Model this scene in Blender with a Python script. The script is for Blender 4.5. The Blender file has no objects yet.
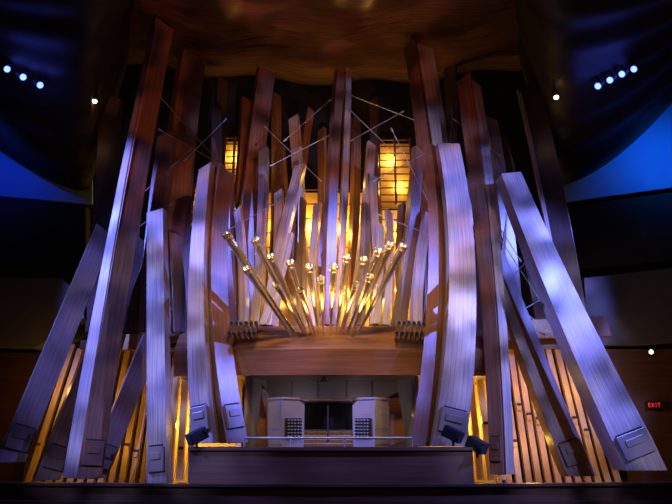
import bpy, bmesh, math, random
from mathutils import Vector, Matrix
random.seed(7)
sc = bpy.context.scene
sc.view_settings.view_transform = 'Standard'

# ------------------------------------------------------------------ camera
F = 650.0; CAMY = -13.0; CAMZ = 1.1; PITCH = math.radians(15.3)
cd = bpy.data.cameras.new("camera"); cam = bpy.data.objects.new("camera", cd)
sc.collection.objects.link(cam); cam.location = (0, CAMY, CAMZ)
cam.rotation_euler = (math.radians(90) + PITCH, 0, 0)
cd.sensor_width = 36; cd.lens = 36 * F / 672; cd.clip_end = 200
sc.camera = cam

def P(px, py, y):
    """measured point of the photo on the vertical plane at depth y (metres)"""
    a = (px - 336) / F; b = (252 - py) / F
    d = Vector((a, math.cos(PITCH) - b * math.sin(PITCH), math.sin(PITCH) + b * math.cos(PITCH)))
    t = (y - CAMY) / d.y
    return Vector((d.x * t, y, CAMZ + d.z * t))
def S(y, py=252):
    b = (252 - py) / F
    return (y - CAMY) / F / (math.cos(PITCH) - b * math.sin(PITCH))
def row(z, y): return 252 - F * math.tan(math.atan2(z - CAMZ, y - CAMY) - PITCH)

# ------------------------------------------------------------------ materials
def base(name, rough=0.5, metal=0.0):
    m = bpy.data.materials.new(name); m.use_nodes = True
    n = m.node_tree.nodes; b = n["Principled BSDF"]
    b.inputs["Roughness"].default_value = rough; b.inputs["Metallic"].default_value = metal
    return m, m.node_tree, b
def wood(name, c1, c2, rough=0.45, uv=True, sc_=(90, 1.2, 1), bump=0.15, seams=0):
    m, t, b = base(name, rough)
    tc = t.nodes.new("ShaderNodeTexCoord"); mp = t.nodes.new("ShaderNodeMapping")
    mp.inputs["Scale"].default_value = sc_
    t.links.new(tc.outputs["UV" if uv else "Object"], mp.inputs["Vector"])
    no = t.nodes.new("ShaderNodeTexNoise"); no.inputs["Scale"].default_value = 1.0
    no.inputs["Detail"].default_value = 4; no.inputs["Roughness"].default_value = 0.6
    t.links.new(mp.outputs[0], no.inputs["Vector"])
    r = t.nodes.new("ShaderNodeValToRGB")
    r.color_ramp.elements[0].position = 0.33; r.color_ramp.elements[1].position = 0.68
    r.color_ramp.elements[0].color = (*c1, 1); r.color_ramp.elements[1].color = (*c2, 1)
    t.links.new(no.outputs["Fac"], r.inputs[0]); out = r.outputs[0]
    if seams:
        sp = t.nodes.new("ShaderNodeSeparateXYZ"); t.links.new(tc.outputs["UV"], sp.inputs[0])
        def mth(op, a, v):
            q = t.nodes.new("ShaderNodeMath"); q.operation = op; t.links.new(a, q.inputs[0])
            if v is not None: q.inputs[1].default_value = v
            return q.outputs[0]
        fr = mth('FRACT', mth('MULTIPLY', sp.outputs[0], seams), None); lt = mth('LESS_THAN', fr, .12)
        mx = t.nodes.new("ShaderNodeMix"); mx.data_type = 'RGBA'
        t.links.new(mth('MULTIPLY', lt, .42), mx.inputs[0]); t.links.new(out, mx.inputs[6]); mx.inputs[7].default_value = (*[v * .3 for v in c1], 1)
        out = mx.outputs[2]
    t.links.new(out, b.inputs["Base Color"])
    bp = t.nodes.new("ShaderNodeBump"); bp.inputs["Strength"].default_value = bump; bp.inputs["Distance"].default_value = 0.01
    t.links.new(no.outputs["Fac"], bp.inputs["Height"]); t.links.new(bp.outputs[0], b.inputs["Normal"])
    return m
def plain(name, c, rough=0.6, metal=0.0, var=0.15, scale=6):
    m, t, b = base(name, rough, metal)
    no = t.nodes.new("ShaderNodeTexNoise"); no.inputs["Scale"].default_value = scale
    tc = t.nodes.new("ShaderNodeTexCoord"); t.links.new(tc.outputs["Object"], no.inputs["Vector"])
    mx = t.nodes.new("ShaderNodeValToRGB")
    mx.color_ramp.elements[0].color = (*[v * (1 - var) for v in c], 1)
    mx.color_ramp.elements[1].color = (*[min(1, v * (1 + var)) for v in c], 1)
    t.links.new(no.outputs["Fac"], mx.inputs[0]); t.links.new(mx.outputs[0], b.inputs["Base Color"])
    return m
def emit(name, c, s):
    m, t, b = base(name); b.inputs["Base Color"].default_value = (*c, 1)
    b.inputs["Emission Color"].default_value = (*c, 1); b.inputs["Emission Strength"].default_value = s
    return m
M_FIR = wood("fir_lit", (0.28, 0.20, 0.165), (0.56, 0.43, 0.37), .30, seams=11)  # same fir made paler: stage light on the lit faces put into colour
M_MID = wood("fir_dim", (0.13, 0.08, 0.07), (0.25, 0.165, 0.14), .32, seams=11)  # same fir toned down, dimmer light put into the colour
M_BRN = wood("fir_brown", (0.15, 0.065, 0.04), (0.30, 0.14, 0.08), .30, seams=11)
M_DRK = wood("fir_dark", (0.05, 0.03, 0.03), (0.11, 0.065, 0.06), .35)  # fir darkened so pipes out of the stage light read as shaded
M_GOLD = wood("pipe_wood_honey", (0.50, 0.30, 0.10), (0.80, 0.54, 0.22))
M_SLAT = wood("pipe_wood_amber", (0.28, 0.15, 0.045), (0.52, 0.32, 0.10))
M_HALL = wood("hall_panel_wood", (0.045, 0.018, 0.010), (0.09, 0.036, 0.02), 0.4, False, (0.6, 0.6, 14), 0.05)
M_PARA = wood("parapet_wood", (0.08, 0.034, 0.018), (0.13, 0.058, 0.03), 0.45, False, (0.6, 2, 18), 0.05)
M_CORN = wood("cornice_wood", (0.16, 0.065, 0.03), (0.26, 0.115, 0.055), 0.32, False, (0.8, 6, 25), 0.05)
M_BEIGE = plain("console_maple", (0.28, 0.23, 0.21), 0.45)
M_BLACK = plain("black_void", (0.008, 0.007, 0.008), 0.8)
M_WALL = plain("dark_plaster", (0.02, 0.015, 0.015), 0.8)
M_FASC = plain("box_fascia_plaster", (0.10, 0.08, 0.075), 0.7)
M_BLUEW = plain("blue_lit_wall", (0.20, 0.32, 0.62), 0.8, scale=0.6)  # blue wash light is partly painted into this wall colour
M_CLOTH = wood("canopy_wood", (0.07, 0.03, 0.022), (0.15, 0.07, 0.048), 0.26, False, (1, 14, 1), 0.12)
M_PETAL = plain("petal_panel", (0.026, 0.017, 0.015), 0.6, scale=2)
M_TIN = plain("tin_metal", (0.95, 0.76, 0.42), 0.20, 0.85)
M_SILV = plain("silver_metal", (0.8, 0.8, 0.84), 0.28, 0.7)
M_STEEL = plain("steel_rod", (0.40, 0.42, 0.5), 0.35, 0.5)
M_WHITE = plain("ivory", (0.36, 0.34, 0.34), 0.4)
M_LBLUE = emit("blue_lens", (0.10, 0.17, 1.0), 5)
M_LWARM = emit("warm_lens", (1.0, 0.78, 0.5), 5)
M_EXIT = emit("exit_red", (1.0, 0.04, 0.03), 0.5)

# ------------------------------------------------------------------ mesh helpers
def new_obj(name, bm, mats, parent=None, smooth=False, bevel=0.0):
    me = bpy.data.meshes.new(name)
    bmesh.ops.recalc_face_normals(bm, faces=bm.faces)
    bm.to_mesh(me); bm.free()
    for m in mats: me.materials.append(m)
    if smooth:
        for p in me.polygons: p.use_smooth = True
    o = bpy.data.objects.new(name, me); sc.collection.objects.link(o)
    if parent: o.parent = parent
    if bevel:
        md = o.modifiers.new("bevel", 'BEVEL'); md.width = bevel; md.segments = 2; md.limit_method = 'ANGLE'
    return o
def empty(name):
    e = bpy.data.objects.new(name, None); sc.collection.objects.link(e); e.empty_display_size = .1
    return e
def box(bm, c, s, rot=None, mi=0):
    r = bmesh.ops.create_cube(bm, size=1.0)
    M = Matrix.Translation(Vector(c)) @ (rot.to_4x4() if rot else Matrix()) @ Matrix.Diagonal((*s, 1))
    bmesh.ops.transform(bm, matrix=M, verts=r['verts'])
    for f in {f for v in r['verts'] for f in v.link_faces}: f.material_index = mi
def cone(bm, a, b, r1, r2, seg=14, mi=0, caps=True):
    a = Vector(a); b = Vector(b); d = b - a
    r = bmesh.ops.create_cone(bm, cap_ends=caps, segments=seg, radius1=r1, radius2=r2, depth=d.length)
    M = Matrix.Translation((a + b) / 2) @ d.to_track_quat('Z', 'Y').to_matrix().to_4x4()
    bmesh.ops.transform(bm, matrix=M, verts=r['verts'])
    for f in {f for v in r['verts'] for f in v.link_faces}: f.material_index = mi
def prism(bm, pts, off, mi=0):
    a = [bm.verts.new(p) for p in pts]; b = [bm.verts.new(Vector(p) + Vector(off)) for p in pts]
    fs = [bm.faces.new(a), bm.faces.new(b[::-1])]
    n = len(pts)
    for i in range(n): fs.append(bm.faces.new((a[i], b[i], b[(i + 1) % n], a[(i + 1) % n])))
    for f in fs: f.material_index = mi

# ------------------------------------------------------------------ wooden pipes (the big facade beams)
def beam(bot, top, yb, yt, wb, wt, depth=0.3, yaw=0, bulge=0, mat=None, zb=None, cut=0.15, mouth=True):
    by = bot[1] if zb is None else row(zb, yb)
    B = P(bot[0], by, yb); B.z = max(B.z, 0.02)
    T = P(top[0], top[1], yt)
    Wb = wb * S(yb, by); Wt = wt * S(yt, top[1])
    Mi = (B + T) / 2 + Vector((bulge * S(yb), 0, 0))
    C = Mi * 2 - (B + T) / 2
    N = 14; bm = bmesh.new(); uvl = bm.loops.layers.uv.new("UVMap")
    ang = math.radians(yaw); rings = []; L = 0; prev = B; vs = []
    u0 = random.random() * 40; v0 = random.random() * 40
    for i in range(N + 1):
        t = i / N
        p = B * (1 - t) ** 2 + C * 2 * t * (1 - t) + T * t * t
        tan = ((C - B) * (1 - t) + (T - C) * t).normalized()
        s = Vector((math.cos(ang), math.sin(ang), 0)); s = (s - tan * s.dot(tan)).normalized()
        n = tan.cross(s)
        if n.y < 0: n = -n
        if i == 0:
            s = Vector((math.cos(ang), math.sin(ang), 0)); n = Vector((-math.sin(ang), math.cos(ang), 0))
        w = (Wb * (1 - t) + Wt * t) * 0.5; d = depth * (0.75 + 0.25 * (1 - t)) * 0.5
        L += (p - prev).length; prev = p
        q = [p + s * a * w + n * b_ * d for a, b_ in ((-1, -1), (1, -1), (1, 1), (-1, 1))]
        if i == N: q = [v + tan * (cut if k in (0, 3) else -cut) * 0.5 * (1 if yaw >= 0 else -1) for k, v in enumerate(q)]
        rings.append([bm.verts.new(v) for v in q]); vs.append(L)
        if i == N: topfr = (tan, w)
    per = [0, Wb, Wb + depth, 2 * Wb + depth, 2 * Wb + 2 * depth]
    for i in range(N):
        for k in range(4):
            f = bm.faces.new((rings[i][k], rings[i][(k + 1) % 4], rings[i + 1][(k + 1) % 4], rings[i + 1][k]))
            for lp, (u, v) in zip(f.loops, ((per[k], vs[i]), (per[k + 1], vs[i]), (per[k + 1], vs[i + 1]), (per[k], vs[i + 1]))):
                lp[uvl].uv = (u + u0, v + v0)
    bm.faces.new(rings[0][::-1])
    tf = bm.faces.new(rings[N])
    bmesh.ops.inset_individual(bm, faces=[tf], thickness=min(0.03, topfr[1] * 0.4))
    for v in tf.verts: v.co += -topfr[0] * 0.25
    tf.material_index = 1  # black floor paints the shade inside the hollow top
    if mouth:
        t0 = ((C - B)).normalized()
        s = Vector((math.cos(ang), math.sin(ang), 0)); s = (s - t0 * s.dot(t0)).normalized(); n = t0.cross(s)
        if n.y < 0: n = -n
        R = Matrix((s, n, t0)).transposed()
        q = B + t0 * 0.42 - n * (depth * 0.5 + .01)
        box(bm, q, (Wb * 0.8, 0.09, 0.42), R, 0)
        box(bm, q + t0 * 0.225, (Wb * 0.7, 0.05, 0.03), R, 1)  # black block stands for the shade in the mouth slot
        box(bm, q - n * .05 + t0 * .05, (Wb * 0.5, 0.03, 0.12), R, 0)
    return new_obj("wooden_organ_pipe", bm, [mat or M_FIR, M_BLACK], bevel=0.008)

# big left ones
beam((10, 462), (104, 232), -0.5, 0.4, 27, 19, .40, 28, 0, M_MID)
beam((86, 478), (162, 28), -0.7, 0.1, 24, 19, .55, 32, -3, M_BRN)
beam((72, 478), (154, 32), -0.95, -0.15, 17, 6, .12, -10, -3, M_FIR, mouth=False)  # pale strip, painted lit face of the brown pipe above, no separate pipe
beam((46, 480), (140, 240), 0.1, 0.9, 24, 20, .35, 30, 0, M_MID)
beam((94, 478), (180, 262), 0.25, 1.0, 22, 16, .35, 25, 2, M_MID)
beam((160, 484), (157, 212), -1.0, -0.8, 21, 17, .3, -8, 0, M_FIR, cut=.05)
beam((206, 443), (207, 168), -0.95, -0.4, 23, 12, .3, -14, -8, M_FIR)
beam((231, 443), (222, 172), -0.7, -0.2, 24, 16, .5, 40, -12, M_BRN)  # brown side of the pale pipe above, its unlit face given as colour
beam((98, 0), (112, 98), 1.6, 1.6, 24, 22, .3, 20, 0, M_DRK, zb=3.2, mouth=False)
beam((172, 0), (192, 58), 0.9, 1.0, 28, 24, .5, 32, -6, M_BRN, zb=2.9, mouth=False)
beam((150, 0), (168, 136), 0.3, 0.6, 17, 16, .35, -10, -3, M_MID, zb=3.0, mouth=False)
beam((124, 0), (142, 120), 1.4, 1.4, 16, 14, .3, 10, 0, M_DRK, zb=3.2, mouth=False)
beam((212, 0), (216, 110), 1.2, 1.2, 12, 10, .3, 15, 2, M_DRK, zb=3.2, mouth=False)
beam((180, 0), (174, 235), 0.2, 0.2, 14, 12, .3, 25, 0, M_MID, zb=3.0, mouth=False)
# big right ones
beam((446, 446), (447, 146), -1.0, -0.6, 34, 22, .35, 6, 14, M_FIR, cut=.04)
beam((425, 446), (432, 150), -0.8, -0.4, 18, 8, .5, -38, 10, M_BRN, mouth=False)  # unlit left face of the pale pipe above, shade put into brown wood
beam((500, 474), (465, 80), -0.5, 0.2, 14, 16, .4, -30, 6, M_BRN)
beam((508, 474), (475, 84), -0.62, 0.1, 9, 9, .2, 10, 6, M_FIR, mouth=False)  # paler strip paints the lit face of the brown pipe above
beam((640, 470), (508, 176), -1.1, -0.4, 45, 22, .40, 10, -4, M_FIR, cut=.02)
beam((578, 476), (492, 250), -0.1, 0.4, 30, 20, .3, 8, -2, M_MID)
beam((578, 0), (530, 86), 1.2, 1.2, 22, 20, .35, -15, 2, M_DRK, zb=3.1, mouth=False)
beam((566, 0), (519, 92), 1.1, 1.1, 4, 4, .1, 0, 2, M_FIR, zb=3.1, mouth=False)  # thin pale strip paints the lit left edge of the dark pipe
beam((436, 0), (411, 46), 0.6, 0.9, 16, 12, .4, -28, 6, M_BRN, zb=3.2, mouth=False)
beam((452, 0), (424, 48), 0.5, 0.8, 18, 16, .25, 8, 6, M_FIR, zb=3.2, mouth=False)  # lit front of the brown pipe above, light put into paler wood
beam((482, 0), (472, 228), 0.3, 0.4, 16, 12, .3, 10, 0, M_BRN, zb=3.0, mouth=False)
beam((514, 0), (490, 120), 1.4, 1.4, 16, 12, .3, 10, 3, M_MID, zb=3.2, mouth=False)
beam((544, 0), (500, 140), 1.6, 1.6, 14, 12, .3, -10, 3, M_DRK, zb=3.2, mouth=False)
# inner ones on the wind chest
ZC = 3.16
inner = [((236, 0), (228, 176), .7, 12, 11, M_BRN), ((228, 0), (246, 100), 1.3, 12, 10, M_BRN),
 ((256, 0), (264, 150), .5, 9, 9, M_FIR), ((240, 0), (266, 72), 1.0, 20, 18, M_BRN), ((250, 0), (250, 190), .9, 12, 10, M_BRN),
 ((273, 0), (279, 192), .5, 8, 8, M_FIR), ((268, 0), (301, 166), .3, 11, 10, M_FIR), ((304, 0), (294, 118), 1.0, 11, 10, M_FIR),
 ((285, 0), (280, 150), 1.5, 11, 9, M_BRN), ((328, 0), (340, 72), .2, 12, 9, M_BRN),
 ((336, 0), (348, 70), .3, 7, 6, M_FIR), ((352, 0), (371, 144), .5, 9, 8, M_FIR),  # first entry: painted lit right side of the tall brown pipe before it
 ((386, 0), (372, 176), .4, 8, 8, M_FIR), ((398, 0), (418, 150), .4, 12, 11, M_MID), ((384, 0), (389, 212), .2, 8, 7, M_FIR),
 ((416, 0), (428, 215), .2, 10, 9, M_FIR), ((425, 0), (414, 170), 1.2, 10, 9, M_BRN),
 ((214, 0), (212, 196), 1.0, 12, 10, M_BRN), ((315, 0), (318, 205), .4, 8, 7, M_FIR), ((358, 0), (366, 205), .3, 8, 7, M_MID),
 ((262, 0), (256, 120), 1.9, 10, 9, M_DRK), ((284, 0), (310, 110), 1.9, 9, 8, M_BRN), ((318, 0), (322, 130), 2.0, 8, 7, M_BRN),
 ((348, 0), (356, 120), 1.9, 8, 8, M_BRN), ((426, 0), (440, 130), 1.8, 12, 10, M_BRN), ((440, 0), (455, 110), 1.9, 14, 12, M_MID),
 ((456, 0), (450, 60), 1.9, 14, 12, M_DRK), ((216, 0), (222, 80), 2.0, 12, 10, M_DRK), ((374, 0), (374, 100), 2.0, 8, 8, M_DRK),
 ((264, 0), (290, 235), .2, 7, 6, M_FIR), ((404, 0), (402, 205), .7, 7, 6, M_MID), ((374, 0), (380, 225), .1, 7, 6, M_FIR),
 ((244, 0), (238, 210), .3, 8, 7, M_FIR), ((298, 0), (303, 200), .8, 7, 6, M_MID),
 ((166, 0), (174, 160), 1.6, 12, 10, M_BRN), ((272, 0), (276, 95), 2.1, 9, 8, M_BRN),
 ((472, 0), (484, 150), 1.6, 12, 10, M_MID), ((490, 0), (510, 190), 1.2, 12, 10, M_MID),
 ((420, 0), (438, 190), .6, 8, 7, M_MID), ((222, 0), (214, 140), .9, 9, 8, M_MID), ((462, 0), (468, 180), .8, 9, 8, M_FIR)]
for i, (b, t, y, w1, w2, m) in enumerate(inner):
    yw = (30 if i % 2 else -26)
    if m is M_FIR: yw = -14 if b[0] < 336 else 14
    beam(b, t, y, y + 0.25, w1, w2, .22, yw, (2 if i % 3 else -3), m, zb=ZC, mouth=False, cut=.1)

# ------------------------------------------------------------------ wind chest, cornice, chamber
def sweep(name, prof, x0, x1, k, mat, n=28, parent=None):
    bm = bmesh.new(); rings = []
    for i in range(n + 1):
        x = x0 + (x1 - x0) * i / n
        rings.append([bm.verts.new((x, y + (k * x * x if f else 0), z)) for (y, z, f) in prof])
    m = len(prof)
    for i in range(n):
        for j in range(m):
            bm.faces.new((rings[i][j], rings[i + 1][j], rings[i + 1][(j + 1) % m], rings[i][(j + 1) % m]))
    bm.faces.new(rings[0]); bm.faces.new(rings[n][::-1])
    return new_obj(name, bm, [mat], parent)
zt = P(336, 349, -0.5).z; zl = P(336, 375, -0.5).z
sweep("organ_cornice", [(-0.55, zl, 1), (-0.65, zt - .02, 1), (-0.6, zt + .03, 1), (-0.15, ZC - 0.08, 1), (0.05, ZC - .04, 1), (2.9, ZC - .04, 0), (2.9, zl, 0)], -3.15, 3.15, 0.035, M_CORN)
bm = bmesh.new()
box(bm, (-4.4, 1.9, 2.9), (2.4, 1.3, .2)); box(bm, (4.4, 1.9, 2.9), (2.4, 1.3, .2))
new_obj("wind_chest", bm, [M_DRK])

def rank(name, pts, y, w, mat, d=0.12):
    bm = bmesh.new(); uvl = bm.loops.layers.uv.new("UVMap")
    for (bx, by, tx, ty) in pts:
        B = P(bx, by, y); B.z = max(B.z, .02); T = P(tx, ty, y + .3)
        ww = w * S(y) / 2; u = random.random() * 30
        fr = [B + Vector((-ww, 0, 0)), B + Vector((ww, 0, 0)), B + Vector((ww, d, 0)), B + Vector((-ww, d, 0))]
        tp = [T + Vector((-ww, 0, 0)), T + Vector((ww, 0, 0)), T + Vector((ww, d, 0)), T + Vector((-ww, d, 0))]
        a = [bm.verts.new(v) for v in fr]; b = [bm.verts.new(v) for v in tp]
        for k in range(4):
            f = bm.faces.new((a[k], a[(k + 1) % 4], b[(k + 1) % 4], b[k]))
            L = (T - B).length
            for lp, q in zip(f.loops, ((0, 0), (.2, 0), (.2, L), (0, L))): lp[uvl].uv = (q[0] + u + k * .3, q[1] + u)
        bm.faces.new(a[::-1]); bm.faces.new(b)
        q = B + (T - B) * (0.2 + .3 * random.random())
        box(bm, q + Vector((0, -0.02, 0)), (ww * 1.7, .03, .10)); box(bm, q + Vector((0, -0.02, .08)), (ww * 1.4, .045, .05), None, 1)  # second block is black, painting the shade of the mouth
    return new_obj(name, bm, [mat, M_BLACK], bevel=.006)
rank("wooden_pipe_rank", [(26 + i * 10.5, 488, 72 + i * 8.0, 344 + (i % 3) * 4) for i in range(14)], 1.0, 5.5, M_SLAT)
rank("wooden_pipe_rank", [(500 + i * 10, 488, 486 + i * 7.6, 336 + (i % 3) * 3) for i in range(13)], 1.0, 5.5, M_SLAT)
rank("wooden_pipe_rank", [(168 + i * 11, 480, 176 + i * 9, 378) for i in range(3)], .6, 6, M_GOLD)
rank("wooden_pipe_rank", [(238 + i * 8, 470, 240 + i * 7, 376) for i in range(3)], .6, 4, M_GOLD)
rank("wooden_pipe_rank", [(408 + i * 8, 470, 402 + i * 8, 374) for i in range(3)], .6, 4, M_GOLD)
rank("wooden_pipe_rank", [(470 + i * 11, 480, 460 + i * 10, 374) for i in range(4)], .6, 6, M_GOLD)

bm = bmesh.new()
for i in range(24):
    px = 234 + i * 8.6; x = P(px, 300, 1.7).x; h = .5 + .7 * abs(math.sin(i * .9)) + .2 * (i % 3)
    r = 0.042
    cone(bm, (x, 1.7, ZC), (x, 1.7, ZC + .35), .015, r, 12)
    cone(bm, (x, 1.7, ZC + .35), (x, 1.7, ZC + .35 + h), r, r, 12)
    box(bm, (x, 1.7 - r, ZC + .45), (.05, .02, .07), None, 1)  # black patch paints the shade in the pipe mouth
new_obj("metal_pipe_rank", bm, [M_TIN, M_BLACK])

def shutters(x0, y0, x1, y1, y, n=9):
    a = P(x0, y1, y); b = P(x1, y0, y); bm = bmesh.new()
    W = b.x - a.x; H = b.z - a.z; cx = (a.x + b.x) / 2; cz = (a.z + b.z) / 2
    box(bm, (cx, y + .35, cz), (W + .1, .04, H + .1), None, 0)
    for sx in (a.x, cx, b.x): box(bm, (sx, y, cz), (.05, .12, H + .1), None, 1)
    for i in range(n + 1):
        z = a.z + H * i / n
        box(bm, (cx, y, z), (W, .10, .03), Matrix.Rotation(math.radians(20), 3, 'X'), 1)
    new_obj("swell_shutter", bm, [M_GOLD, M_BRN])
shutters(380, 140, 410, 202, 2.2, 9)
shutters(224, 138, 244, 176, 2.2, 6)
shutters(180, 186, 206, 220, 2.2, 5)
shutters(262, 190, 330, 262, 2.4, 5)
shutters(334, 190, 378, 262, 2.4, 5)
shutters(382, 208, 424, 256, 2.4, 4)
bm = bmesh.new(); a = P(250, 330, 2.8); b = P(420, 264, 2.8); a.z = ZC - .03
box(bm, ((a.x + b.x) / 2, 2.87, (a.z + b.z) / 2), (b.x - a.x, .03, b.z - a.z))
for i in range(9): box(bm, (a.x + (b.x - a.x) * (i + .5) / 9, 2.84, (a.z + b.z) / 2), (.07, .05, b.z - a.z), None, 1)
new_obj("chamber_glow_panel", bm, [M_GOLD, M_BRN])  # yellow backing added to enlarge the chamber glow

# ------------------------------------------------------------------ trumpets
def trumpet(tip, bs, w, y1=-1.5, y0=-0.25, mat=M_TIN):
    A = P(bs[0], bs[1], y0); T = P(tip[0], tip[1], y1); r = w * S(y1) / 2
    d = (T - A); bm = bmesh.new()
    seg = 18; prof = [(0, .34), (.06, .34), (.08, .24), (.5, .5), (.93, .8), (.985, .86), (.985, 1.0), (1.0, 1.0), (1.0, .88), (.85, .7)]
    q = d.to_track_quat('Z', 'Y').to_matrix(); rings = []
    for t, k in prof:
        rings.append([bm.verts.new(A + d * t + q @ Vector((math.cos(2 * math.pi * j / seg), math.sin(2 * math.pi * j / seg), 0)) * r * k) for j in range(seg)])
    for a, b in zip(rings, rings[1:]):
        for j in range(seg): bm.faces.new((a[j], a[(j + 1) % seg], b[(j + 1) % seg], b[j]))
    bm.faces.new(rings[0][::-1]); f = bm.faces.new(rings[-1]); f.material_index = 1  # bore closed by a black disc that paints its inner shade
    for f in bm.faces: f.smooth = len(f.verts) == 4
    new_obj("trumpet_organ_pipe", bm, [mat, M_BLACK])
for tip, b, w in [((225, 233), (302, 344), 11), ((255, 239), (306, 338), 11), ((246, 268), (296, 342), 9), ((290, 262), (313, 338), 9),
                  ((309, 266), (319, 338), 9), ((321, 278), (324, 339), 8), ((334, 266), (330, 339), 10), ((347, 256), (335, 339), 9),
                  ((364, 258), (340, 339), 9), ((379, 250), (345, 339), 11), ((391, 243), (349, 339), 11), ((404, 245), (354, 341), 11),
                  ((276, 284), (309, 338), 8), ((300, 290), (316, 337), 8), ((356, 284), (338, 338), 8), ((370, 276), (350, 343), 9),
                  ((270, 256), (310, 340), 9)]:
    trumpet(tip, b, w)
bm = bmesh.new(); c = P(328, 348, -0.3)
prism(bm, [c + Vector(v) for v in ((-.7, 0, -.1), (.7, 0, -.1), (.6, 0, .04), (-.6, 0, .04))], (0, .35, 0))
new_obj("trumpet_pipe_support_block", bm, [M_CORN], bevel=.02)
for side, x0 in ((0, 232), (1, 394)):
    bm = bmesh.new()
    for r_ in range(2):
        for i in range(6):
            px = x0 + i * 5.0 + r_ * 2; py = 342 - r_ * 10
            A = P(px, py, 0.0); T = P(px + (3 if side else -3), py - 9, -.75)
            cone(bm, A, T, .015, .036, 12, 0, False); cone(bm, T, T + (T - A) * .04, .044, .044, 12, 0, False)
            cone(bm, A - Vector((0, 0, .25)), A, .02, .02, 8)
    new_obj("small_trumpet_pipe_rank", bm, [M_SILV])

# ------------------------------------------------------------------ stay rods
rods = [((156, 92), (215, 158), .0), ((160, 130), (222, 165), .1), ((185, 160), (225, 120), .4), ((266, 128), (320, 180), .3), ((272, 165), (330, 135), .3),
        ((285, 140), (330, 100), .4), ((352, 140), (402, 112), .4), ((350, 110), (412, 170), .4), ((375, 180), (432, 150), .3), ((392, 130), (430, 205), .2),
        ((452, 150), (520, 260), .3), ((498, 236), (540, 300), .4), ((500, 290), (535, 252), .4), ((455, 120), (500, 155), .5), ((228, 230), (300, 190), .2),
        ((120, 240), (170, 205), .3), ((430, 235), (380, 215), .2), ((300, 150), (298, 240), .2), ((508, 300), (548, 330), .4), ((165, 300), (195, 340), .0),
        ((350, 95), (440, 130), .6), ((455, 210), (495, 245), .3), ((130, 205), (190, 150), .3), ((470, 340), (540, 300), .5)]
bm = bmesh.new()
for a, b, y in rods:
    A = P(*a, y); B = P(*b, y + .3); cone(bm, A, B, .009, .009, 8)
    for q in (A, B): cone(bm, q - (B - A).normalized() * .05, q + (B - A).normalized() * .05, .02, .02, 8)
new_obj("steel_stay_rods", bm, [M_STEEL])

# ------------------------------------------------------------------ console niche
bm = bmesh.new()
yN = 1.0
a = P(264, 375, yN); b = P(400, 375, yN)
box(bm, ((a.x + b.x) / 2, yN + .05, 1.25), (b.x - a.x, .1, 2.4))
for s_, x in ((-1, a.x), (1, b.x)):
    prism(bm, [(x, yN, .05), (x + s_ * -.02, yN, 2.35), (x - s_ * -.25, -.1, 2.35), (x - s_ * -.25, -.1, .05)], (-s_ * .06, 0, 0))
for i in range(5):
    x = a.x + (b.x - a.x) * (i + .5) / 5
    box(bm, (x, yN - .02, 1.95), ((b.x - a.x) / 5 - .06, .03, .5))
new_obj("console_niche_panelling", bm, [M_BEIGE], bevel=.008)

con = empty("organ_console")
def stopjamb(sgn, px):
    c = P(px, 420, -0.1); zt_ = P(px, 400, -.1).z
    R = Matrix.Rotation(math.radians(-38 * sgn), 3, 'Z')
    bm = bmesh.new()
    # tapered, curved-top cheek
    for k in range(6):
        zz = .02 + (zt_ - .02) * (k + .5) / 6
        wd = .46 + .07 * math.sin(k / 5 * math.pi / 2)
        box(bm, (c.x, -.1, zz), (wd, .48, (zt_ - .02) / 6), R)
    box(bm, (c.x, -.1, zt_ + .02), (.56, .52, .04), R)
    zc = P(px, 428, -.3).z
    box(bm, Vector((c.x, -.1, zc)) + R @ Vector((0, -.265, 0)), (.38, .02, .36), R, 1)
    for i in range(5):
        for j in range(6):
            q = Vector((c.x, -.1, zc)) + R @ Vector((-.145 + i * .072, -.27, -.145 + j * .058))
            cone(bm, q, q + R @ Vector((0, -.06, 0)), .008, .015, 8, 2)
    new_obj("stop_jamb", bm, [M_BEIGE, M_BLACK, M_WHITE], con, bevel=.004)
stopjamb(-1, 286); stopjamb(1, 371)
bm = bmesh.new(); x = P(328, 420, 0).x
for i in range(4):
    box(bm, (x, -.05 + i * .13, .82 + i * .07), (.95, .16, .05), None, 0)
    for k in range(33):
        box(bm, (x - .455 + k * .0285, -.07 + i * .13, .85 + i * .07), (.024, .13, .02), None, 1)
        if k % 7 not in (2, 6): box(bm, (x - .441 + k * .0285, -.03 + i * .13, .865 + i * .07), (.013, .08, .02), None, 2)
box(bm, (x, .25, .4), (.96, .4, .78), None, 2)
new_obj("manuals", bm, [M_CORN, M_WHITE, M_BLACK], con)
bm = bmesh.new()
box(bm, (x, .52, 1.4), (1.0, .03, .6), Matrix.Rotation(math.radians(-12), 3, 'X'), 1)
box(bm, (x, .1, P(328, 400, 0).z), (1.5, .6, .035)); box(bm, (x, -.12, 1.25), (.03, .03, .75), None, 1)
new_obj("music_desk", bm, [M_CORN, M_BLACK], con)
bm = bmesh.new(); box(bm, (x, -.75, .62), (1.2, .35, .05))
for sx in (-.55, .55): box(bm, (x + sx, -.75, .31), (.05, .32, .58))
box(bm, (x, -.75, .2), (1.1, .04, .08)); new_obj("organ_bench", bm, [M_CORN], bevel=.006)
for pts in (((381, 400), (398, 392), (407, 440), (389, 446)), ((262, 384), (272, 398), (270, 446), (256, 446))):
    bm = bmesh.new(); prism(bm, [P(px, py, .15) for px, py in pts], (0, .08, 0)); new_obj("console_side_screen", bm, [M_CORN], bevel=.006)
bm = bmesh.new(); A = P(318, 399, 0)
cone(bm, A, A + Vector((0, 0, .3)), .012, .012, 8); cone(bm, A, A + Vector((0, 0, .02)), .06, .05, 14)
cone(bm, A + Vector((0, 0, .3)), A + Vector((.12, -.08, .36)), .012, .012, 8); cone(bm, A + Vector((.12, -.08, .32)), A + Vector((.12, -.08, .42)), .08, .03, 14)
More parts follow.
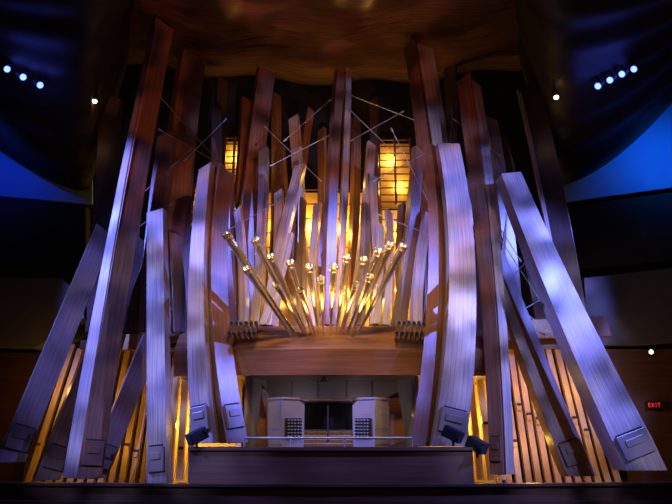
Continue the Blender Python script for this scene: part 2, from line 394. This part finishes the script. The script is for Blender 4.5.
new_obj("music_desk_lamp", bm, [M_SILV])
bm = bmesh.new(); yr = -1.25
xa = P(244, 440, yr).x; xb = P(412, 440, yr).x; zr = P(300, 438, yr).z
cone(bm, (xa, yr, zr), (xb, yr, zr), .02, .02, 10)
for t in (0, .28, .6, 1): cone(bm, (xa + (xb - xa) * t, yr, .0), (xa + (xb - xa) * t, yr, zr), .014, .014, 8)
new_obj("gallery_railing", bm, [M_STEEL])

# ------------------------------------------------------------------ gallery floor, parapets
bm = bmesh.new(); box(bm, (0, .75, -.1), (20, 5.3, .2)); new_obj("gallery_floor", bm, [M_HALL])
bm = bmesh.new(); box(bm, (0, -7, -3.05), (24, 20, .1)); new_obj("floor", bm, [M_HALL])
zc = P(336, 447, -1.6).z; zlow = P(336, 484, -2.0).z
sweep("gallery_parapet", [(-1.75, -3, 1), (-1.75, zc - .06, 1), (-1.8, zc - .05, 1), (-1.8, zc, 1), (-1.5, zc, 1), (-1.5, zc - .05, 1), (-1.55, -3, 1)], P(190, 447, -1.6).x, P(472, 447, -1.6).x, .02, M_PARA, 16)
sweep("gallery_fascia", [(-2.0, -3, 1), (-2.0, zlow - .05, 1), (-2.06, zlow - .04, 1), (-2.06, zlow, 1), (-1.85, zlow, 1), (-1.85, -3, 1)], -7.5, 7.5, .012, M_HALL, 24)

for px, py, rz in ((197, 436, .6), (453, 434, -.5), (477, 445, -.7)):
    c = P(px, py, -1.62); bm = bmesh.new(); R = Matrix.Rotation(rz, 3, 'Z') @ Matrix.Rotation(.45 * (1 if rz < 0 else -1), 3, 'Y')
    box(bm, c, (.32, .2, .19), R, 0); box(bm, c + R @ Vector((0, -.105, 0)), (.27, .012, .14), R, 1)
    box(bm, c + Vector((0, .02, -.13)), (.04, .03, .14), None, 0); cone(bm, c + R @ Vector((.14, -.1, .02)), c + R @ Vector((.14, -.14, .02)), .03, .04, 12, 1)
    new_obj("stage_monitor_speaker", bm, [M_BLACK, M_WALL], bevel=.01)

# ------------------------------------------------------------------ hall shell
bm = bmesh.new(); box(bm, (0, 3.3, 4), (22, .2, 14)); new_obj("wall_back", bm, [M_BLACK])
bm = bmesh.new(); box(bm, (-11, -6, 4), (.2, 19, 14)); new_obj("wall_left", bm, [M_HALL])
bm = bmesh.new(); box(bm, (11, -6, 4), (.2, 19, 14)); new_obj("wall_right", bm, [M_HALL])
bm = bmesh.new(); box(bm, (0, -5.5, 12.2), (22, 18, .2)); new_obj("ceiling", bm, [M_PETAL])
for x0, x1, yt0, yb0, yb1 in ((-70, 92, 60, 190, 204), (550, 742, 60, 204, 178)):
    bm = bmesh.new(); y = 3.0
    prism(bm, [P(x0, yb0, y), P(x1, yb1, y), P(x1, yt0, y), P(x0, yt0, y)], (0, .08, 0)); new_obj("upper_wall_panel", bm, [M_BLUEW])
def slab(name, pts, y, off, mat):
    bm = bmesh.new(); prism(bm, [P(px, py, y) for px, py in pts], off); new_obj(name, bm, [mat], bevel=.01)
slab("box_tier_fascia", ((-60, 276), (62, 278), (84, 300), (84, 318), (34, 348), (-60, 346)), 1.3, (0, 1.2, 0), M_FASC)
slab("box_tier_fascia", ((584, 278), (760, 258), (760, 336), (640, 345), (600, 345), (586, 310)), 1.3, (0, 1.2, 0), M_FASC)
slab("box_tier_wall", ((606, 349), (760, 349), (760, 500), (650, 500)), 1.45, (0, .8, 0), M_PARA)
slab("box_tier_wall", ((-60, 351), (40, 353), (20, 500), (-60, 500)), 1.45, (0, .8, 0), M_HALL)
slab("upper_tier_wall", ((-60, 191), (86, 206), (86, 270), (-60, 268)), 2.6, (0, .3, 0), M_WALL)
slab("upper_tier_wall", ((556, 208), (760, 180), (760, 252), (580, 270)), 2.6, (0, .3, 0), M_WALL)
slab("organ_base_panel", ((170, 376), (236, 376), (236, 484), (170, 484)), 1.9, (0, .05, 0), M_GOLD)
slab("organ_base_panel", ((415, 376), (500, 376), (500, 484), (415, 484)), 1.9, (0, .05, 0), M_GOLD)
slab("organ_side_beam", ((100, 333), (190, 336), (190, 350), (92, 350)), .9, (0, .2, 0), M_BRN)
slab("organ_side_beam", ((480, 322), (606, 316), (612, 336), (480, 340)), .9, (0, .2, 0), M_BRN)
bm = bmesh.new(); c = P(654, 405, 1.38); box(bm, c, (.34, .05, .17), None, 0)
def stroke(q, w, h, rot=None): box(bm, q, (w, .01, h), rot, 1)
cx = c + Vector((0, -.03, 0))
stroke(cx + Vector((-.125, 0, 0)), .012, .09)
for dz in (-.039, 0, .039): stroke(cx + Vector((-.105, 0, dz)), .04, .012)
for an in (.5, -.5): stroke(cx + Vector((-.04, 0, 0)), .012, .095, Matrix.Rotation(an, 3, 'Y'))
stroke(cx + Vector((.03, 0, 0)), .012, .09); stroke(cx + Vector((.095, 0, 0)), .012, .09); stroke(cx + Vector((.095, 0, .039)), .06, .012)
new_obj("exit_sign", bm, [M_BLACK, M_EXIT])
bm = bmesh.new(); c = P(651, 352, 1.35); cone(bm, c + Vector((0, .1, 0)), c, .05, .06, 14, 0); cone(bm, c, c + Vector((0, -.02, 0)), .045, .045, 14, 1)
new_obj("wall_lamp", bm, [M_BLACK, M_LWARM])

# ceiling canopy
bm = bmesh.new(); nx, ny = 80, 50; g = []
for j in range(ny + 1):
    rw = []
    for i in range(nx + 1):
        u = i / nx * 2 - 1; v = j / ny
        y = -8 + v * 11; x = u * 8.5
        z = 10.45 - .35 * math.sin(math.pi * v) * (1 - u * u) + .9 * u * u - .25 * (1 - v) + .10 * math.sin(u * 18 + v * 6) + .07 * math.sin(v * 17 + u * 5)
        rw.append(bm.verts.new((x, y, z)))
    g.append(rw)
for j in range(ny):
    for i in range(nx): bm.faces.new((g[j][i], g[j][i + 1], g[j + 1][i + 1], g[j + 1][i]))
o = new_obj("ceiling_canopy", bm, [M_CLOTH], smooth=True)
o.modifiers.new("solid", 'SOLIDIFY').thickness = .08
def rimL(px): return 190 - 42 * max(0, (88 - px) / 88) ** 1.4 if px < 88 else 190 - (px - 88) * 3.4
def rimR(px): return 188 - 84 * max(0, (px - 556) / 116) ** 1.6 if px > 556 else 188 - (556 - px) * 3.4
def petal_py(rim, v): return -70 + (rim + 70) * v ** 0.8
def petal(x0, x1, rimf, wob):
    bm = bmesh.new(); nx, ny = 28, 60; g = []
    for j in range(ny + 1):
        v = j / ny; rw = []
        for i in range(nx + 1):
            px = x0 + (x1 - x0) * i / nx; y = -4 + v * 6.6
            p = P(px, petal_py(rimf(px), v), y); p.z += .05 * math.sin(v * 46 + i * wob)
            rw.append(bm.verts.new(p))
        g.append(rw)
    for j in range(ny):
        for i in range(nx): bm.faces.new((g[j][i], g[j][i + 1], g[j + 1][i + 1], g[j + 1][i]))
    o = new_obj("ceiling_sail", bm, [M_PETAL], smooth=True); o.modifiers.new("solid", 'SOLIDIFY').thickness = .06
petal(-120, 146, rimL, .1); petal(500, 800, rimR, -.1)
def surf_y(rimf, px, py):
    v = ((py + 70) / (rimf(px) + 70)) ** (1 / .8); return -4 + v * 6.6

# ------------------------------------------------------------------ lights
def gobo(l, scale, lo, hi, floor_=.15):
    """breakup gobo: patchy projected pattern of a real stage profile lantern"""
    l.use_nodes = True; t = l.node_tree; e = t.nodes["Emission"]
    tc = t.nodes.new("ShaderNodeTexCoord"); no = t.nodes.new("ShaderNodeTexNoise"); no.inputs["Scale"].default_value = scale
    no.inputs["Detail"].default_value = 1.5
    t.links.new(tc.outputs["Normal"], no.inputs["Vector"])
    mr = t.nodes.new("ShaderNodeMapRange"); mr.inputs["From Min"].default_value = lo; mr.inputs["From Max"].default_value = hi
    mr.inputs["To Min"].default_value = floor_; mr.inputs["To Max"].default_value = 1.5
    t.links.new(no.outputs["Fac"], mr.inputs["Value"]); t.links.new(mr.outputs[0], e.inputs["Strength"])
def spot(name, loc, tgt, color, power, size, blend=.4, radius=.1, gb=None):
    l = bpy.data.lights.new(name, 'SPOT'); l.energy = power; l.color = color; l.spot_size = math.radians(size); l.spot_blend = blend
    l.shadow_soft_size = radius
    if gb: gobo(l, *gb)
    o = bpy.data.objects.new(name, l); sc.collection.objects.link(o); o.location = loc
    o.rotation_euler = (Vector(tgt) - Vector(loc)).to_track_quat('-Z', 'Y').to_euler(); return o
def point(name, loc, color, power, r=.12):
    l = bpy.data.lights.new(name, 'POINT'); l.energy = power; l.color = color; l.shadow_soft_size = r
    o = bpy.data.objects.new(name, l); sc.collection.objects.link(o); o.location = loc; return o
for lst, rimf in ((((7, 69), (23, 77), (40, 85)), rimL), (((598, 86), (610, 80), (622, 74), (634, 69)), rimR)):
    for px, py in lst:
        y = surf_y(rimf, px, py) - .45; c = P(px, py, y); d = (Vector((0, -4, 3)) - c).normalized()
        bm = bmesh.new(); cone(bm, c - d * .22, c, .05, .075, 16, 0); cone(bm, c, c + d * .015, .066, .066, 16, 1)
        cone(bm, c - d * .1, c - d * .1 + Vector((0, .1, .35)), .015, .015, 8, 0)
        new_obj("blue_spotlight", bm, [M_BLACK, M_LBLUE])
        point("blue_spill_light", c + Vector((0, -.02, -.12)), (.06, .10, 1), 3, .06)
for px, py, rf in ((95, 101, rimL), (556, 97, rimR)):
    y = surf_y(rf, px, py) - .4; c = P(px, py, y); bm = bmesh.new()
    cone(bm, c + Vector((0, .05, .2)), c, .045, .065, 16, 0); cone(bm, c, c + Vector((0, -.02, -.02)), .05, .05, 16, 1)
    cone(bm, c + Vector((0, .05, .2)), c + Vector((0, .05, .4)), .015, .015, 8, 0)
    new_obj("ceiling_downlight", bm, [M_BLACK, M_LWARM]); point("downlight_glow", c + Vector((0, .2, .0)), (1, .55, .2), 2.2, .03)

BL = (.15, .20, 1.0); LV = (.40, .43, 1.0); WM = (1.0, .64, .12); OR = (1.0, .46, .34)
spot("blue_stage_spot", (-9.8, -5, 8.0), (-2.5, 0, 3), BL, 9000, 46, gb=(9, .42, .6, .25))
spot("blue_stage_spot", (9.8, -5, 8.0), (2.5, 0, 3), BL, 9000, 46, gb=(9, .42, .6, .25))
spot("lavender_stage_spot", (-7, -11, 6), (-3.4, -.5, 2.2), LV, 2700, 30, gb=(18, .44, .62, .16))
spot("lavender_stage_spot", (7, -11, 6.5), (3.8, -.5, 2.4), LV, 3100, 32, gb=(18, .44, .62, .18))
spot("lavender_stage_spot", (-8, -8, 5), (0, 0, 5.6), LV, 2000, 26, gb=(18, .44, .6, .08))
spot("lavender_stage_spot", (8, -8, 5), (.8, 0, 6.4), LV, 1800, 26, gb=(18, .44, .6, .08))
spot("amber_stage_spot", (3, -10, 8), (0, 0, 5.0), OR, 1000, 40, gb=(18, .44, .6, .08))
spot("amber_stage_spot", (0, -9, 1), (-1, 0, 7.5), (1, .30, .20), 900, 46, gb=(16, .44, .58, .08))
spot("trumpet_fill_spot", (0.4, -8, 7), (0, -.8, 3.9), (1, .70, .3), 1900, 13)  # added warm light so the trumpet metal does not go dark
def area(name, loc, tgt, color, e, sx, sy, spread=120):
    l = bpy.data.lights.new(name, 'AREA'); l.energy = e; l.color = color; l.shape = 'RECTANGLE'; l.size = sx; l.size_y = sy; l.spread = math.radians(spread)
    o = bpy.data.objects.new(name, l); sc.collection.objects.link(o); o.location = loc
    o.rotation_euler = (Vector(tgt) - Vector(loc)).to_track_quat('-Z', 'Y').to_euler()
area("trumpet_highlight_strip", (0, -4.6, 7.2), (0, -1, 4), (1, .70, .28), 55, 3.0, .4, 50)  # added area light, gives the trumpets long highlights to reflect
area("trumpet_low_fill", (0, -1.0, 3.0), (0, -1.3, 6), (1, .60, .18), 5, 1.6, .15, 70)  # added from below to brighten the trumpet metal
for x, e in ((-1.4, 240), (0.1, 420), (1.4, 420)):
    spot("canopy_uplight", (x, .7, 3.4), (x * .8, -1.0, 10), (1, .34, .20), e, 54, 1, .03, gb=(10, .48, .6, .02))
spot("blue_wall_wash", (-8.6, .8, 8.0), (-8.6, 3.0, 7.7), (.0, .08, 1), 90, 110, 1)
spot("blue_wall_wash", (8.6, .8, 8.2), (8.6, 3.0, 7.9), (.0, .20, 1), 210, 110, 1)
for px, py, y, e in ((280, 225, 2.58, 45), (305, 225, 2.58, 60), (357, 225, 2.58, 70), (390, 160, 2.44, 16), (400, 186, 2.44, 16), (234, 156, 2.4, 12), (193, 203, 2.4, 14), (402, 232, 2.58, 40),
                     (182, 425, 1.3, 50), (222, 425, 1.3, 20), (430, 420, 1.3, 24), (476, 420, 1.3, 50), (250, 415, .3, 20), (412, 415, .3, 20),
                     (280, 290, 2.3, 60), (330, 290, 2.3, 70), (380, 290, 2.3, 60), (270, 300, 1.3, 14), (385, 300, 1.3, 14), (340, 180, 1.4, 12), (320, 300, .9, 14),  # warm points nearer the front are added to rim-light the pipes
                     (440, 280, 1.2, 10), (215, 280, 1.2, 10)):
    point("chamber_and_rim_light", P(px, py, y), WM, e, .08)
for px in (52, 95, 135, 520, 555, 590):
    point("base_lamp", P(px, 385, .6), (1, .54, .08), 16, .1)
for px in (60, 110, 530, 575):
    point("base_lamp", P(px, 445, .55), (1, .56, .09), 13, .1)
point("niche_lamp", P(300, 412, .55), (.8, .75, 1), 4, .1); point("niche_lamp", P(356, 412, .55), (.8, .75, 1), 4, .1)
spot("side_wall_spot", (3, -10, 7), (7.5, 1.3, 3), (1, .75, .65), 210, 30)
spot("parapet_spot", (0, -10, 7), (0, -2, -.2), (1, .55, .35), 200, 22)
w = bpy.data.worlds.new("world"); sc.world = w; w.use_nodes = True
w.node_tree.nodes["Background"].inputs[0].default_value = (.04, .03, .05, 1); w.node_tree.nodes["Background"].inputs[1].default_value = .2
